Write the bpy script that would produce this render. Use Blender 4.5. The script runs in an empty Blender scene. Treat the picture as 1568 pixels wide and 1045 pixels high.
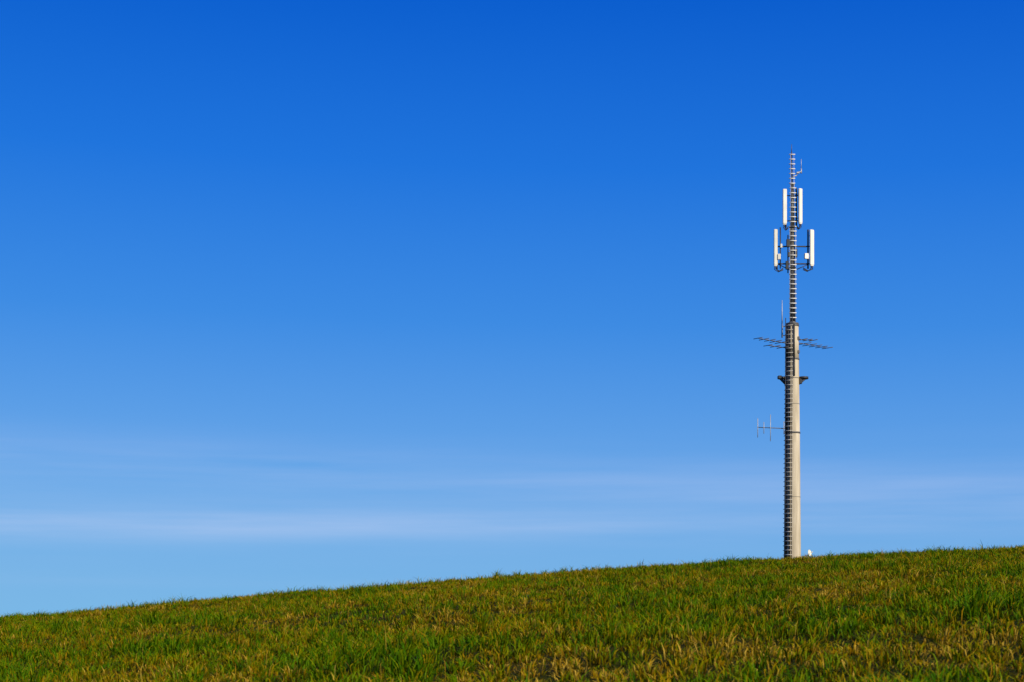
import bpy, math, numpy as np
from mathutils import Vector, Matrix
rng=np.random.default_rng(7)
scene=bpy.context.scene
scene.view_settings.view_transform='Standard'
scene.view_settings.look='None'
scene.view_settings.exposure=0

# ------------------------------------------------------------ helpers
def value_noise(x,y,scale,seed):
    r=np.random.default_rng(seed); N=256
    g=r.random((N,N))
    u=np.asarray(x)/scale; v=np.asarray(y)/scale
    i=np.floor(u).astype(int); j=np.floor(v).astype(int)
    fu=u-i; fv=v-j
    fu=fu*fu*(3-2*fu); fv=fv*fv*(3-2*fv)
    a=g[i%N,j%N]; b=g[(i+1)%N,j%N]; c=g[i%N,(j+1)%N]; d=g[(i+1)%N,(j+1)%N]
    return (a*(1-fu)+b*fu)*(1-fv)+(c*(1-fu)+d*fu)*fv

def smooth(e0,e1,x):
    t=np.clip((x-e0)/(e1-e0),0,1); return t*t*(3-2*t)

def terrain(x,y):
    x=np.asarray(x,float); y=np.asarray(y,float)
    xs=40*np.tanh(x/40)
    sx=0.069*xs-0.0012*xs*xs
    a=-0.55+0.05*np.maximum(y,-200)
    q=np.clip(y-22,0,18)
    a=a-0.0025*q*q-0.09*np.maximum(y-40,0)
    a=np.maximum(a,-40)
    z=a+sx-.015
    z=z+0.10*(value_noise(x+50,y+50,3.1,1)-.5)+0.05*(value_noise(x+50,y+50,0.9,2)-.5)
    z=z+0.035*(value_noise(x+50,y+50,0.38,5)-.5)*(np.hypot(x,y)<45)
    r=np.hypot(x,y)
    far=-24+5*(value_noise(x+9000,y+9000,260,3)-.5)
    w=smooth(160,700,r)
    return z*(1-w)+far*w

def nodes_of(mat):
    mat.use_nodes=True; nt=mat.node_tree; nt.nodes.clear(); return nt
def N(nt,t,**kw):
    n=nt.nodes.new(t)
    for k,v in kw.items(): setattr(n,k,v)
    return n
def ramp(nt,stops,interp='LINEAR'):
    n=nt.nodes.new('ShaderNodeValToRGB'); cr=n.color_ramp; cr.interpolation=interp
    while len(cr.elements)<len(stops): cr.elements.new(0.5)
    for e,(p,c) in zip(cr.elements,stops):
        e.position=p; e.color=(c[0],c[1],c[2],1)
    return n

def simple_mat(name,c1,c2,scale=3.0,rough=.6,metal=0,bump=.0,streak=False):
    m=bpy.data.materials.new(name); nt=nodes_of(m); L=nt.links
    tc=N(nt,'ShaderNodeTexCoord'); mp=N(nt,'ShaderNodeMapping')
    if streak: mp.inputs['Scale'].default_value=(1,1,.12)
    L.new(tc.outputs['Object'],mp.inputs['Vector'])
    no=N(nt,'ShaderNodeTexNoise'); no.inputs['Scale'].default_value=scale; no.inputs['Detail'].default_value=6
    L.new(mp.outputs[0],no.inputs['Vector'])
    r=ramp(nt,[(.35,c1),(.68,c2)]); L.new(no.outputs['Fac'],r.inputs[0])
    p=N(nt,'ShaderNodeBsdfPrincipled'); p.inputs['Roughness'].default_value=rough; p.inputs['Metallic'].default_value=metal
    L.new(r.outputs[0],p.inputs['Base Color'])
    if bump:
        b=N(nt,'ShaderNodeBump'); b.inputs['Strength'].default_value=bump; b.inputs['Distance'].default_value=.02
        L.new(no.outputs['Fac'],b.inputs['Height']); L.new(b.outputs[0],p.inputs['Normal'])
    o=N(nt,'ShaderNodeOutputMaterial'); L.new(p.outputs[0],o.inputs[0]); return m

M_conc=simple_mat('weathered_concrete',(.42,.35,.23),(.64,.55,.39),3.2,.85,0,.4,True)
M_steel=simple_mat('galvanised_steel',(.38,.38,.36),(.58,.57,.54),6,.5,0.25)
M_rung=simple_mat('pale_rung_steel',(.70,.67,.58),(.84,.80,.70),5,.5,0.0)
M_rung2=simple_mat('weathered_rung_steel',(.45,.41,.32),(.66,.61,.50),5,.5,0.0)
M_dark=simple_mat('dark_steel',(.018,.018,.018),(.04,.04,.038),5,.6,.0)
M_mid=simple_mat('mast_steel',(.09,.085,.08),(.16,.155,.14),5,.55,.2)
M_cable=simple_mat('black_cable',(.015,.015,.016),(.03,.03,.03),8,.6)
M_radome=simple_mat('white_radome',(.74,.70,.56),(.88,.83,.69),1.4,.42)

# ------------------------------------------------------------ mesh builder
class Part:
    def __init__(s): s.v=[];s.f=[];s.sm=[]
    def cyl(s,p0,p1,r0,r1=None,n=10,cap=True):
        if r1 is None: r1=r0
        p0=Vector(p0);p1=Vector(p1);d=(p1-p0).normalized()
        up=Vector((0,0,1)) if abs(d.z)<.95 else Vector((1,0,0))
        a=d.cross(up).normalized(); b=d.cross(a).normalized(); o=len(s.v)
        for p,r in((p0,r0),(p1,r1)):
            for i in range(n):
                t=2*math.pi*i/n; s.v.append(p+a*math.cos(t)*r+b*math.sin(t)*r)
        for i in range(n):
            j=(i+1)%n; s.f.append((o+i,o+n+i,o+n+j,o+j)); s.sm.append(True)
        if cap:
            s.f.append(tuple(o+i for i in range(n))); s.sm.append(False)
            s.f.append(tuple(o+n+i for i in reversed(range(n)))); s.sm.append(False)
    def path(s,pts,r,n=7):
        for a,b in zip(pts[:-1],pts[1:]): s.cyl(a,b,r,r,n)
    def slab(s,c,size,az=0,bev=.02):
        # box with chamfered vertical edges and chamfered ends, rotated az about z
        w,d,h=size[0]/2,size[1]/2,size[2]/2; bev=min(bev,w*.8,d*.8,h*.8)
        def ring(k,z): 
            ww,dd=w-k,d-k
            return [(-ww+bev,-dd,z),(ww-bev,-dd,z),(ww,-dd+bev,z),(ww,dd-bev,z),(ww-bev,dd,z),(-ww+bev,dd,z),(-ww,dd-bev,z),(-ww,-dd+bev,z)]
        o=len(s.v); rot=Matrix.Rotation(az,3,'Z'); c=Vector(c)
        for k,z in((bev*.6,-h),(0,-h+bev),(0,h-bev),(bev*.6,h)):
            for p in ring(k,z): s.v.append(c+rot@Vector(p))
        for l in range(3):
            for i in range(8):
                j=(i+1)%8; s.f.append((o+l*8+i,o+l*8+j,o+l*8+8+j,o+l*8+8+i)); s.sm.append(False)
        s.f.append(tuple(o+i for i in reversed(range(8)))); s.sm.append(False)
        s.f.append(tuple(o+24+i for i in range(8))); s.sm.append(False)
    def obj(s,name,mat,parent=None,loc=(0,0,0)):
        me=bpy.data.meshes.new(name); me.from_pydata([tuple(v) for v in s.v],[],s.f)
        me.polygons.foreach_set('use_smooth',s.sm); me.materials.append(mat); me.update()
        ob=bpy.data.objects.new(name,me); scene.collection.objects.link(ob)
        ob.location=loc
        if parent: ob.parent=parent
        return ob

# ------------------------------------------------------------ tower
TX,TY=18.4,112.0
TZ=float(terrain(TX,TY))-0.1
tower=bpy.data.objects.new('communications_tower',None); scene.collection.objects.link(tower)
tower.location=(TX,TY,TZ)
E=-TZ   # heights below are quoted above the viewer's datum; E lifts them to local
def z(h): return h+E
# shaft
S=Part()
seg=[(TZ-.3,.60),(4.4,.555),(12.7,.485),(17.5,.425),(19.8,.40)]
for (h0,r0),(h1,r1) in zip(seg[:-1],seg[1:]): S.cyl((0,0,z(h0)),(0,0,z(h1)),r0,r1,40,cap=(h1>19))
S.obj('concrete_shaft',M_conc,tower)
def shaft_r(h):
    return float(np.interp(h,[a for a,_ in seg],[b for _,b in seg]))
B=Part()
for h in (12.72,17.55,19.75):
    B.cyl((0,0,z(h-.05)),(0,0,z(h+.05)),shaft_r(h)+.035,None,40)
for h in (8.5,14.6):
    B.cyl((0,0,z(h-.012)),(0,0,z(h+.012)),shaft_r(h)+.01,None,40)
B.obj('clamp_bands',M_mid,tower)
B=Part(); B.cyl((0,0,z(19.8)),(0,0,z(19.92)),.44,.40,40); B.obj('shaft_cap',M_mid,tower)
# ladder on the shaft, front-left
az=math.radians(-32)   # angle from facing the viewer toward the left
n_=Vector((math.sin(az),-math.cos(az),0)); t_=Vector((math.cos(az),math.sin(az),0))
R=Part(); RL=Part(); ST=Part()
k=0
hb=0.2
for hh in np.arange(hb,19.9,.30):
    c=n_*(shaft_r(hh)+.17)+Vector((0,0,z(hh)))
    R.cyl(c-t_*.27,c+t_*.27,.028,None,8)
    if k%4==0:
        for sg in(-1,1): ST.cyl(c+t_*.2*sg,c+t_*.2*sg-n_*.18,.02,None,6)
    k+=1
for sg in(-1,1):
    pts=[n_*(shaft_r(hh)+.17)+t_*.23*sg+Vector((0,0,z(hh))) for hh in (hb,4.4,12.7,17.5,20.2)]
    RL.path(pts,.026,8)
R.obj('ladder_rungs',M_rung2,tower); RL.obj('ladder_rails',M_dark,tower); ST.obj('ladder_standoffs',M_dark,tower)
# step irons sticking out at left
I=Part()
az2=math.radians(-82); n2=Vector((math.sin(az2),-math.cos(az2),0))
for hh in np.arange(.5,16.2,.30):
    c=n2*(shaft_r(hh)-.02)+Vector((0,0,z(hh))); I.cyl(c,c+n2*.12,.02,None,6)
I.obj('step_irons',M_dark,tower)
C=Part()
for da,rr in((-60,.045),(-50,.04),(-70,.04),(-28,.045),(8,.03),(3,.03)):
    a=math.radians(da); nn=Vector((math.sin(a),-math.cos(a),0))
    C.path([nn*(shaft_r(hh)+.035)+Vector((0,0,z(hh))) for hh in ((0,4.4,12.7,17.5,19.8) if da<0 else (16.4,17.5,19.8))],rr,7)
# mast cables
for dx,dy,top in((-.12,-.10,28.9),(.13,-.08,28.7),(-.16,-.02,26.5),(.17,.02,25.0),(.05,-.17,24.2)):
    C.cyl((dx,dy,z(19.9)),(dx*.8,dy*.8,z(top)),.022,None,6)

# upper steel mast
Mst=Part()
Mst.cyl((0,0,z(19.9)),(0,0,z(26.2)),.14,.115,20); Mst.cyl((0,0,z(26.2)),(0,0,z(29)),.105,.08,16)
Mst.cyl((-.02,0,z(29)),(-.05,0,z(31.15)),.05,.04,12)
for hh in (19.95,23.1,26.2,28.98): Mst.cyl((0,0,z(hh)),(0,0,z(hh+.06)),.22 if hh<27 else .15,None,16)
Mst.cyl((-.05,0,z(31.15)),(-.05,0,z(31.66)),.028,.014,8)
Mst.obj('steel_mast',M_mid,tower)
R=Part(); RL=Part()
for hh in np.arange(20.25,31.2,.315):
    w=.24 if hh<26.3 else .22 if hh<29 else .20
    ox=-.045 if hh>29 else 0
    off=-.17 if hh<26 else -.13
    R.cyl((ox-w,off,z(hh)),(ox+w,off,z(hh)),.034,None,8)
for sg in(-1,1):
    RL.cyl((sg*.19,-.17,z(20)),(sg*.19,-.17,z(26.1)),.02,None,6)
    RL.cyl((sg*.12,-.13,z(26.1)),(sg*.10-.03,-.13,z(31.0)),.014,None,6)
R.obj('mast_rungs',M_rung,tower); RL.obj('mast_ladder_rails',M_steel,tower)

# panel antennas
def panel(name,x,y,h0,h1,w,az,post_side=0):
    P=Part(); a=math.radians(az)
    P.slab((x,y,z((h0+h1)/2)),(w,.15,h1-h0),a,.035)
    P.slab((x,y,z(h0-.03)),(w*.8,.11,.05),a,.01)
    P.obj(name,M_radome,tower)
    K=Part(); back=Vector((-math.sin(a),math.cos(a),0))
    pp=Vector((x,y,0))+back*.2+Vector((post_side*.13,0,0))
    K.cyl(pp+Vector((0,0,z(h0-.2))),pp+Vector((0,0,z(h1+.05))),.055,None,10)
    for hh in (h0+.35,h1-.35):
        K.slab((Vector((x,y,z(hh)))+back*.13),(.12,.14,.12),a,.01)
    K.obj(name+'_pole',M_dark,tower)
    # jumper cables from foot of the panel
    for s in(-.07,.0,.07):
        p=Vector((x,y,z(h0-.05)))+Matrix.Rotation(a,3,'Z')@Vector((s,0,0))
        q=Vector((x*.55,y*.5,z(h0-.22+s)))
        C.path([p,p+Vector((0,0,-.14-abs(s))),p.lerp(q,.45)+Vector((0,0,-.26)),q],.024,6)
panel('upper_panel_antenna_a',-.53,-.16,26.4,28.68,.27,4,.9)
panel('upper_panel_antenna_b', .50,-.12,26.45,28.72,.30,34,-.9)
panel('lower_panel_antenna_a',-1.12,-.12,23.68,26.05,.24,0,.9)
panel('lower_panel_antenna_b', 1.25,-.12,23.70,26.02,.33,30,-.9)
A=Part()
for hh in (23.82,24.96):
    A.slab((.62,.05,z(hh)),(1.05,.08,.08),0,.01); A.slab((-.56,.05,z(hh)),(.92,.08,.08),0,.01)
for hh in (26.65,28.3):
    A.slab((.0,.06,z(hh)),(.95,.06,.06),0,.01)
A.slab((.0,-.02,z(23.55)),(.42,.4,.05),0,.01)
A.cyl((-.80,-.05,z(23.5)),(-.80,-.05,z(26.2)),.04,None,8)
A.cyl((-.3,-.05,z(23.2)),(-.3,-.05,z(25.7)),.04,None,8)
A.cyl((.05,.0,z(23.35)),(1.1,.0,z(23.8)),.03,None,6)
A.cyl((-.05,.0,z(23.35)),(-.95,.0,z(23.8)),.03,None,6)
A.slab((-.28,-.1,z(25.15)),(.26,.2,.5),0,.02); A.slab((.24,-.05,z(24.5)),(.14,.2,.55),0,.02); A.slab((-.36,-.1,z(23.7)),(.2,.2,.55),0,.02)
A.slab((-.26,-.1,z(24.4)),(.16,.2,.3),0,.02)
A.obj('antenna_support_arms',M_dark,tower)
U=Part(); U.slab((.89,-.16,z(24.28)),(.28,.16,.36),.3,.02); U.slab((-.90,-.18,z(24.24)),(.2,.16,.36),-.1,.02)
U.slab((-.76,-.18,z(24.95)),(.13,.12,.26),-.1,.02)
U.obj('radio_units',M_radome,tower)
# little side whip near the top
W=Part(); W.path([(-.05,0,z(29.5)),(.28,0,z(29.62)),(.38,0,z(29.85)),(.58,0,z(29.85))],.035,8)
W.slab((.36,-.02,z(29.78)),(.2,.12,.1),0,.02); W.cyl((.58,0,z(29.75)),(.58,0,z(30.05)),.045,.04,8); W.cyl((.58,0,z(30.05)),(.58,0,z(30.68)),.024,.016,6)
W.obj('side_whip_antenna',M_steel,tower)
W=Part(); W.cyl((-.69,-.1,z(18.95)),(-.69,-.1,z(19.9)),.05,.045,8); W.cyl((-.69,-.1,z(19.9)),(-.69,-.1,z(21.4)),.036,.02,8)
W.slab((-.5,-.05,z(19.1)),(.42,.05,.05),0,.01); W.slab((-.5,-.05,z(19.7)),(.42,.05,.05),0,.01)
W.obj('whip_antenna',M_steel,tower)

# horizontal log-periodic aerials
def yagi(name,root,tip,count,l0,l1,mat,r=.014):
    Y=Part(); root=Vector(root);tip=Vector(tip); Y.cyl(root,tip,.03,.024,8)
    d=(tip-root).normalized(); p=d.cross(Vector((0,0,1))).normalized()
    for i in range(count):
        f=.18+.82*i/(count-1); c=root.lerp(tip,f*.985); l=l0+(l1-l0)*f
        Y.cyl(c-p*l/2,c+p*l/2,r,None,6)
    Y.obj(name,mat,tower)
yagi('left_directional_aerial',(-.42,-.3,z(18.55)),(-2.55,-1.9,z(18.62)),5,1.3,.8,M_mid,.024)
yagi('left_directional_aerial_lower',(-.42,.1,z(18.32)),(-1.75,-.9,z(18.32)),3,1.1,.8,M_mid,.024)
yagi('right_directional_aerial',(.42,.2,z(18.66)),(2.75,2.3,z(18.66)),5,1.35,.9,M_mid,.024)
yagi('right_directional_aerial_upper',(.42,-.3,z(18.8)),(1.45,.4,z(18.86)),3,1.1,.8,M_mid,.024)
Y=Part(); Y.cyl((-.45,-.2,z(12.98)),(-2.36,-.4,z(13.04)),.03,.024,8)
Y.obj('lower_aerial_boom',M_mid,tower)
Y=Part()
for x_,l in((-2.33,1.25),(-1.93,.75),(-1.50,1.75),(-.62,.85)):
    Y.cyl((x_,-.4,z(13.0-l/2)),(x_,-.4,z(13.0+l/2)),.024,None,6)
Y.obj('lower_aerial_elements',M_steel,tower)
# two black side brackets, bolted to a half-open clamp
K=Part()
for sg,l in((-1,.50),(1,.62)):
    K.cyl((sg*(.45+l/2-.03),.05,z(16.26)),(sg*(.45+l/2-.03),.05,z(16.40)),l/2+.02,l/2+.02,20)
    for yy in(-.12,.16):
        K.cyl((sg*.42,yy,z(15.92)),(sg*(.42+l*.7),yy,z(16.28)),.06,None,8)
K.slab((.52,-.05,z(16.10)),(.2,.3,.34),0,.03); K.slab((-.84,0,z(16.36)),(.24,.4,.2),0,.03); K.slab((-.50,-.05,z(16.12)),(.14,.3,.2),0,.03)
K.obj('side_brackets',M_dark,tower)
K=Part(); K.cyl((0,0,z(16.28)),(0,0,z(16.31)),shaft_r(16.3)+.02,None,32); K.obj('bracket_strap',M_mid,tower)
# small clutter near shaft top
K=Part()
for hh,s_ in((19.5,-1),(18.9,1),(18.3,-1),(18.0,1)):
    K.slab((s_*.36,-.28,z(hh)),(.14,.12,.2),0,.02)
K.obj('junction_boxes',M_mid,tower)
C.obj('feeder_cables',M_cable,tower)
# small dish low on the right
D=Part(); nseg=20
ax=Vector((.75,-.62,.22)).normalized(); a1=ax.cross(Vector((0,0,1))).normalized(); a2=ax.cross(a1)
c0=Vector((1.05,-.25,z(4.82))); rings=6; o=len(D.v); D.v.append(c0)
for i in range(1,rings+1):
    r=.22*i/rings
    for j in range(nseg):
        t=2*math.pi*j/nseg; D.v.append(c0+a1*r*math.cos(t)+a2*r*math.sin(t)+ax*(r*r*1.3))
for j in range(nseg): D.f.append((o,o+1+j,o+1+(j+1)%nseg)); D.sm.append(True)
for i in range(rings-1):
    for j in range(nseg):
        b0=o+1+i*nseg; D.f.append((b0+j,b0+nseg+j,b0+nseg+(j+1)%nseg,b0+(j+1)%nseg)); D.sm.append(True)
D.cyl(c0,c0+ax*.22,.012,None,6); D.cyl(c0+ax*.2,c0+ax*.28,.03,None,8)
D.cyl((.5,-.1,z(4.58)),(1.02,-.2,z(4.66)),.03,None,8); D.cyl((1.02,-.2,z(4.4)),(1.02,-.2,z(4.85)),.03,None,8)
D.obj('dish_antenna',M_radome,tower)

# ------------------------------------------------------------ terrain sheet
n=460; t=np.linspace(-1,1,n); k=8.0
ax_=3000*np.sinh(k*t)/np.sinh(k)
gx,gy=np.meshgrid(ax_,ax_+12,indexing='ij')
gz=terrain(gx,gy)
co=np.stack([gx,gy,gz],-1).reshape(-1,3)
idx=np.arange(n*n).reshape(n,n)
q=np.stack([idx[:-1,:-1],idx[1:,:-1],idx[1:,1:],idx[:-1,1:]],-1).reshape(-1,4)
def np_mesh(name,co,loops,starts,totals):
    me=bpy.data.meshes.new(name)
    me.vertices.add(len(co)); me.vertices.foreach_set('co',co.astype(np.float32).ravel())
    me.loops.add(len(loops)); me.loops.foreach_set('vertex_index',loops.astype(np.int32))
    me.polygons.add(len(starts)); me.polygons.foreach_set('loop_start',starts.astype(np.int32))
    me.update(calc_edges=True); return me
me=np_mesh('hillside_ground',co,q.ravel(),np.arange(len(q))*4,None)
me.polygons.foreach_set('use_smooth',np.ones(len(q),bool))
ground=bpy.data.objects.new('grassy_hill_ground',me); scene.collection.objects.link(ground)
m=bpy.data.materials.new('turf_soil'); nt=nodes_of(m); L=nt.links
tc=N(nt,'ShaderNodeTexCoord')
n1=N(nt,'ShaderNodeTexNoise'); n1.inputs['Scale'].default_value=1.3; n1.inputs['Detail'].default_value=8
n2n=N(nt,'ShaderNodeTexNoise'); n2n.inputs['Scale'].default_value=35; n2n.inputs['Detail'].default_value=6
for a in(n1,n2n): L.new(tc.outputs['Object'],a.inputs['Vector'])
mx=N(nt,'ShaderNodeMath',operation='ADD'); L.new(n1.outputs['Fac'],mx.inputs[0]); L.new(n2n.outputs['Fac'],mx.inputs[1])
hf=N(nt,'ShaderNodeMath',operation='MULTIPLY'); L.new(mx.outputs[0],hf.inputs[0]); hf.inputs[1].default_value=.5
r=ramp(nt,[(.35,(.014,.022,.001)),(.5,(.032,.036,.002)),(.65,(.065,.045,.004))]); L.new(hf.outputs[0],r.inputs[0])
p=N(nt,'ShaderNodeBsdfPrincipled'); p.inputs['Roughness'].default_value=.95; p.inputs['Specular IOR Level'].default_value=.05
b=N(nt,'ShaderNodeBump'); b.inputs['Distance'].default_value=.05; b.inputs['Strength'].default_value=.8
L.new(n2n.outputs['Fac'],b.inputs['Height']); L.new(b.outputs[0],p.inputs['Normal'])
L.new(r.outputs[0],p.inputs['Base Color']); o=N(nt,'ShaderNodeOutputMaterial'); L.new(p.outputs[0],o.inputs[0])
me.materials.append(m)

# ------------------------------------------------------------ grass
def sample(y0,y1,dens):
    yy=np.linspace(y0,y1,200); wd=.33*yy+1.6
    area=float(np.mean(2*wd))*(y1-y0)
    m=int(area*dens)
    y=rng.uniform(y0,y1,m*3); keep=rng.random(m*3)<(.33*y+1.6)/(.33*y1+1.6)
    y=y[keep][:m]; x=rng.uniform(-1,1,len(y))*(.33*y+1.6)
    return x,y
X=[];Y_=[]
for a,b_,d in((2.5,5,1200),(5,13,2700),(13,24,1600),(24,36,1100)):
    x,y=sample(a,b_,d); X.append(x);Y_.append(y)
X=np.concatenate(X);Y_=np.concatenate(Y_)
# clump: pull blades toward jittered tuft centres of varying size
def hsh2(a,b,s): return np.modf(np.abs(np.sin(a*127.1+b*311.7+s)*43758.5453))[0]
cs=.15
ia=np.floor(X/cs); ib=np.floor(Y_/cs)
hsh=hsh2(ia,ib,1.0); hs2=hsh2(ia,ib,7.7); hs3=hsh2(ia,ib,13.1); hs4=hsh2(ia,ib,31.7)
cx=(ia+.5+(hs3-.5)*.9)*cs; cy=(ib+.5+(hs4-.5)*.9)*cs
matted=rng.random(len(X))<.33
pull=rng.uniform(.1,.85,len(X))*(.4+.6*hsh)*(~matted); X=X+(cx-X)*pull; Y_=Y_+(cy-Y_)*pull
nb=len(X)
patch=value_noise(X+60,Y_+60,.7,11)*.5+value_noise(X+60,Y_+60,.25,12)*.5
big=value_noise(X+60,Y_+60,1.9,13)
lush=np.clip((patch*.85+big*.15-.5)*1.9+.54+(hs2-.5)*.6,0,1)
tall=value_noise(X+60,Y_+60,.45,14)
H=(.032+.06*rng.random(nb)**1.5)*(.7+.45*lush+.9*np.clip(tall-.65,0,1)*2)*(.5+1.0*hsh**1.5)
H[matted]*=.55
stalk=rng.random(nb)<.0035
for (tx,ty,tr,th) in((-5.15,26.6,.22,2.4),(3.1,27,.2,1.6),(-8.0,26.8,.3,1.6),(-5.75,26.7,.2,1.7),(5.6,26,.3,1.4),(-2.3,11,.25,1.8),(-.8,8.2,.2,1.9),(1.2,12,.25,1.7),(-3.5,16,.3,1.9),(-3.9,27,.4,1.35),(.9,27,.4,1.35),(2.6,9,.2,1.8),(-2.3,8.3,.18,1.9),(4.2,14,.3,1.8)):
    g=np.exp(-((X-tx)**2+(Y_-ty)**2*.5)/tr**2); H*=1+(th-1)*g; lush=np.clip(lush+g*.7,0,1)
H[stalk]=rng.uniform(.08,.17,stalk.sum())
Wd=rng.uniform(.0038,.0080,nb)*(1+.025*np.clip(Y_-8,0,22)); Wd[stalk]*=.45
ang=rng.uniform(0,2*math.pi,nb)
out=np.arctan2(Y_-cy,X-cx)
ang=np.where(rng.random(nb)<.6,out+rng.normal(0,.6,nb),ang)
face=ang+rng.normal(0,.8,nb)
lean=rng.uniform(.15,1.1,nb)*H; lean[stalk]*=.35; lean[matted]=rng.uniform(.02,.06,matted.sum())
dx=np.cos(ang)*lean; dy=np.sin(ang)*lean
dx+=H*.04
sx_=-np.sin(face)*Wd/2; sy_=np.cos(face)*Wd/2
Z0=terrain(X,Y_)-.006
bcol=np.stack([X,Y_,Z0],-1); side=np.stack([sx_,sy_,np.zeros(nb)],-1)
mid=bcol+np.stack([dx*.3,dy*.3,H*.62],-1)
droop=rng.uniform(.6,1.05,nb)
tip=bcol+np.stack([dx,dy,H*droop],-1)
V=np.stack([bcol-side,bcol+side,mid+side*.85,mid-side*.85,tip],1).reshape(-1,3)
base=(np.arange(nb)*5)[:,None]
lo=(base+np.array([0,1,2,3,3,2,4])).ravel()
st=(np.arange(nb)*7)[:,None]+np.array([0,4]); 
me=np_mesh('meadow_grass',V,lo,st.ravel(),None)
dry=np.clip(rng.normal(.47,.2,nb)-(lush-.5)*.65+matted*.08,0,.93)
dry[stalk]=rng.uniform(.7,1,stalk.sum())
at=me.attributes.new('dryness','FLOAT','POINT'); at.data.foreach_set('value',np.repeat(dry,5).astype(np.float32))
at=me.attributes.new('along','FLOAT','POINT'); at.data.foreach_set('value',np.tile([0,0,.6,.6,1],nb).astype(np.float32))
gr=bpy.data.objects.new('meadow_grass',me); scene.collection.objects.link(gr)
m=bpy.data.materials.new('grass_blades'); nt=nodes_of(m); L=nt.links
a1_=N(nt,'ShaderNodeAttribute',attribute_name='dryness'); a2_=N(nt,'ShaderNodeAttribute',attribute_name='along')
r=ramp(nt,[(0,(.050,.145,.0)),(.25,(.11,.20,.0)),(.45,(.19,.215,.0)),(.60,(.27,.195,.0)),(.80,(.36,.19,.001)),(1,(.60,.42,.06))])
L.new(a1_.outputs['Fac'],r.inputs[0])
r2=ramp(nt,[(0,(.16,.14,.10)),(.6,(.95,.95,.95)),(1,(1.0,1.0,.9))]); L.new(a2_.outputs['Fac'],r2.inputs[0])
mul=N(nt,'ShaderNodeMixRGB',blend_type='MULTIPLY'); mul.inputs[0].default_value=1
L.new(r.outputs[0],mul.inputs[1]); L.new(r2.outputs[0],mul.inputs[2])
p=N(nt,'ShaderNodeBsdfPrincipled'); p.inputs['Roughness'].default_value=.6; p.inputs['Specular IOR Level'].default_value=.04
tr=N(nt,'ShaderNodeBsdfTranslucent'); ms=N(nt,'ShaderNodeMixShader'); ms.inputs[0].default_value=.22
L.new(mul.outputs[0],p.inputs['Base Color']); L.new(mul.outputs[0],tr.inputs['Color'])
L.new(p.outputs[0],ms.inputs[1]); L.new(tr.outputs[0],ms.inputs[2])
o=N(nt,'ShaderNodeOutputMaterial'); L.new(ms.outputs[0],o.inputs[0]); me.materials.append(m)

# ------------------------------------------------------------ sun + sky
sun_el=math.radians(27); sun_az=math.radians(138)   # clockwise from +Y
d=Vector((math.sin(sun_az)*math.cos(sun_el),math.cos(sun_az)*math.cos(sun_el),math.sin(sun_el)))
ld=bpy.data.lights.new('sun','SUN'); ld.energy=5.0; ld.angle=math.radians(.53); ld.color=(1,.91,.74)
sun=bpy.data.objects.new('sun',ld); scene.collection.objects.link(sun)
sun.rotation_euler=d.to_track_quat('Z','Y').to_euler(); sun.location=(40,-40,60)
w=bpy.data.worlds.new('World'); scene.world=w; w.use_nodes=True; nt=w.node_tree; nt.nodes.clear(); L=nt.links
sky=N(nt,'ShaderNodeTexSky'); sky.sky_type='NISHITA'; sky.sun_disc=False; sky.sun_elevation=sun_el; sky.sun_rotation=sun_az
hs=N(nt,'ShaderNodeHueSaturation'); hs.inputs['Saturation'].default_value=1.7; hs.inputs['Value'].default_value=1.0
L.new(sky.outputs[0],hs.inputs['Color'])
tc=N(nt,'ShaderNodeTexCoord'); sp=N(nt,'ShaderNodeSeparateXYZ'); L.new(tc.outputs['Generated'],sp.inputs[0])
def mth(op,a,b=None,c=None,clamp=False):
    n=N(nt,'ShaderNodeMath',operation=op); n.use_clamp=clamp
    for i,v in enumerate((a,b,c)):
        if v is None: continue
        if isinstance(v,(int,float)): n.inputs[i].default_value=v
        else: L.new(v,n.inputs[i])
    return n.outputs[0]
zx=sp.outputs['X']; zz=sp.outputs['Z']
ze=mth('ADD',mth('MULTIPLY',zz,2.0),mth('MULTIPLY',zx,.055))
cols=[(0.0,(.175,.48,.84)),(.06,(.145,.43,.83)),(.20,(.105,.345,.81)),(.35,(.042,.25,.78)),(.52,(.013,.170,.735)),(.70,(.0035,.105,.63)),(1.0,(.0,.06,.42))]
rp=ramp(nt,cols); L.new(ze,rp.inputs[0])
sc=N(nt,'ShaderNodeVectorMath',operation='SCALE'); L.new(rp.outputs[0],sc.inputs[0]); sc.inputs['Scale'].default_value=10.0
mixs=N(nt,'ShaderNodeMixRGB'); mixs.inputs[0].default_value=.92
L.new(hs.outputs[0],mixs.inputs[1]); L.new(sc.outputs[0],mixs.inputs[2])
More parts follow.
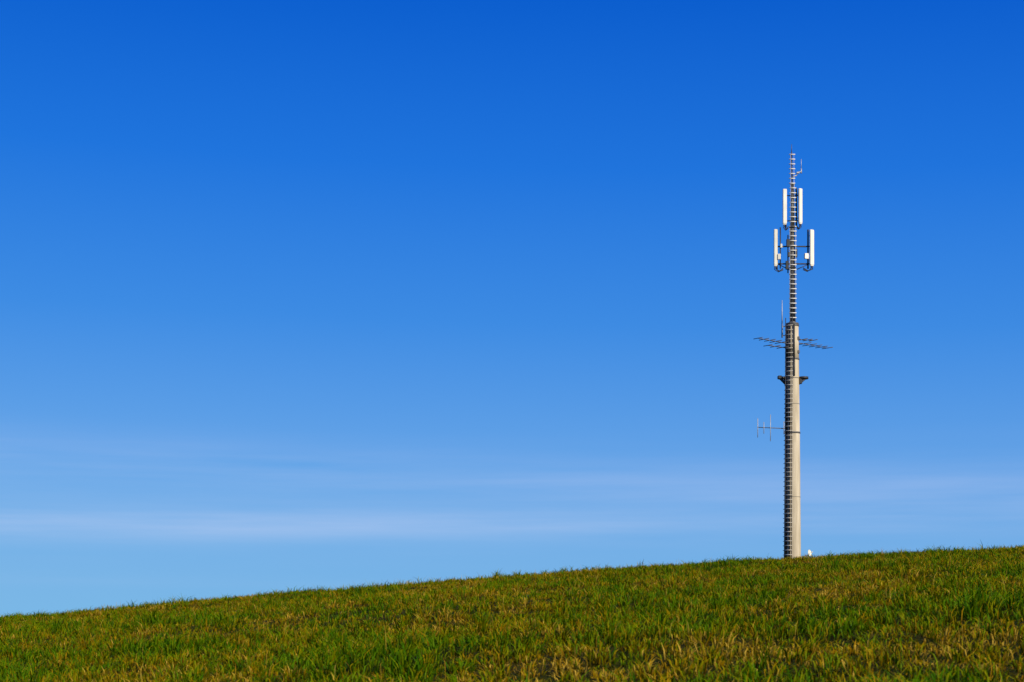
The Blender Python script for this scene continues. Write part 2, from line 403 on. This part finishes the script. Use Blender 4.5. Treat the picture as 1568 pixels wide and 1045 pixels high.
# thin cirrus
mp=N(nt,'ShaderNodeMapping'); mp.inputs['Scale'].default_value=(2.2,2.2,40); mp.inputs['Rotation'].default_value=(0,math.radians(2.5),0); L.new(tc.outputs['Generated'],mp.inputs['Vector'])
cn=N(nt,'ShaderNodeTexNoise'); cn.inputs['Scale'].default_value=2.0; cn.inputs['Detail'].default_value=9; cn.inputs['Roughness'].default_value=.55; L.new(mp.outputs[0],cn.inputs['Vector'])
cf=mth('MULTIPLY',mth('SUBTRACT',cn.outputs['Fac'],.2),1.9,clamp=True)
def band(c0,tilt,wid,amp):
    c=mth('ADD',mth('MULTIPLY',zx,tilt),c0)
    e=mth('DIVIDE',mth('SUBTRACT',zz,c),wid)
    g=mth('POWER',2.718,mth('MULTIPLY',mth('MULTIPLY',e,e),-1.0))
    return mth('MULTIPLY',g,amp)
bd=mth('ADD',mth('ADD',band(.087,-.04,.012,.13),mth('MULTIPLY',band(.060,.006,.0085,.19),mth('SUBTRACT',1.0,mth('MULTIPLY',zx,1.6)))),mth('ADD',band(.070,0,.030,.09),band(.022,-.02,.004,.05)))
fac=mth('MULTIPLY',cf,bd,clamp=True)
mc=N(nt,'ShaderNodeMixRGB'); L.new(fac,mc.inputs[0]); L.new(mixs.outputs[0],mc.inputs[1]); mc.inputs[2].default_value=(7.0,7.4,9.4,1)
bg=N(nt,'ShaderNodeBackground'); bg.inputs['Strength'].default_value=.1; L.new(mc.outputs[0],bg.inputs['Color'])
o=N(nt,'ShaderNodeOutputWorld'); L.new(bg.outputs[0],o.inputs[0])

# ------------------------------------------------------------ camera
cd=bpy.data.cameras.new('camera'); cam=bpy.data.objects.new('camera',cd); scene.collection.objects.link(cam)
cam.location=(0,0,0); cam.rotation_euler=(math.radians(90),0,0)
cd.lens=60; cd.sensor_width=36; cd.shift_y=.279; cd.clip_start=.1; cd.clip_end=8000
cd.dof.use_dof=True; cd.dof.focus_distance=42; cd.dof.aperture_fstop=11.0
scene.camera=cam
print('blades',nb)
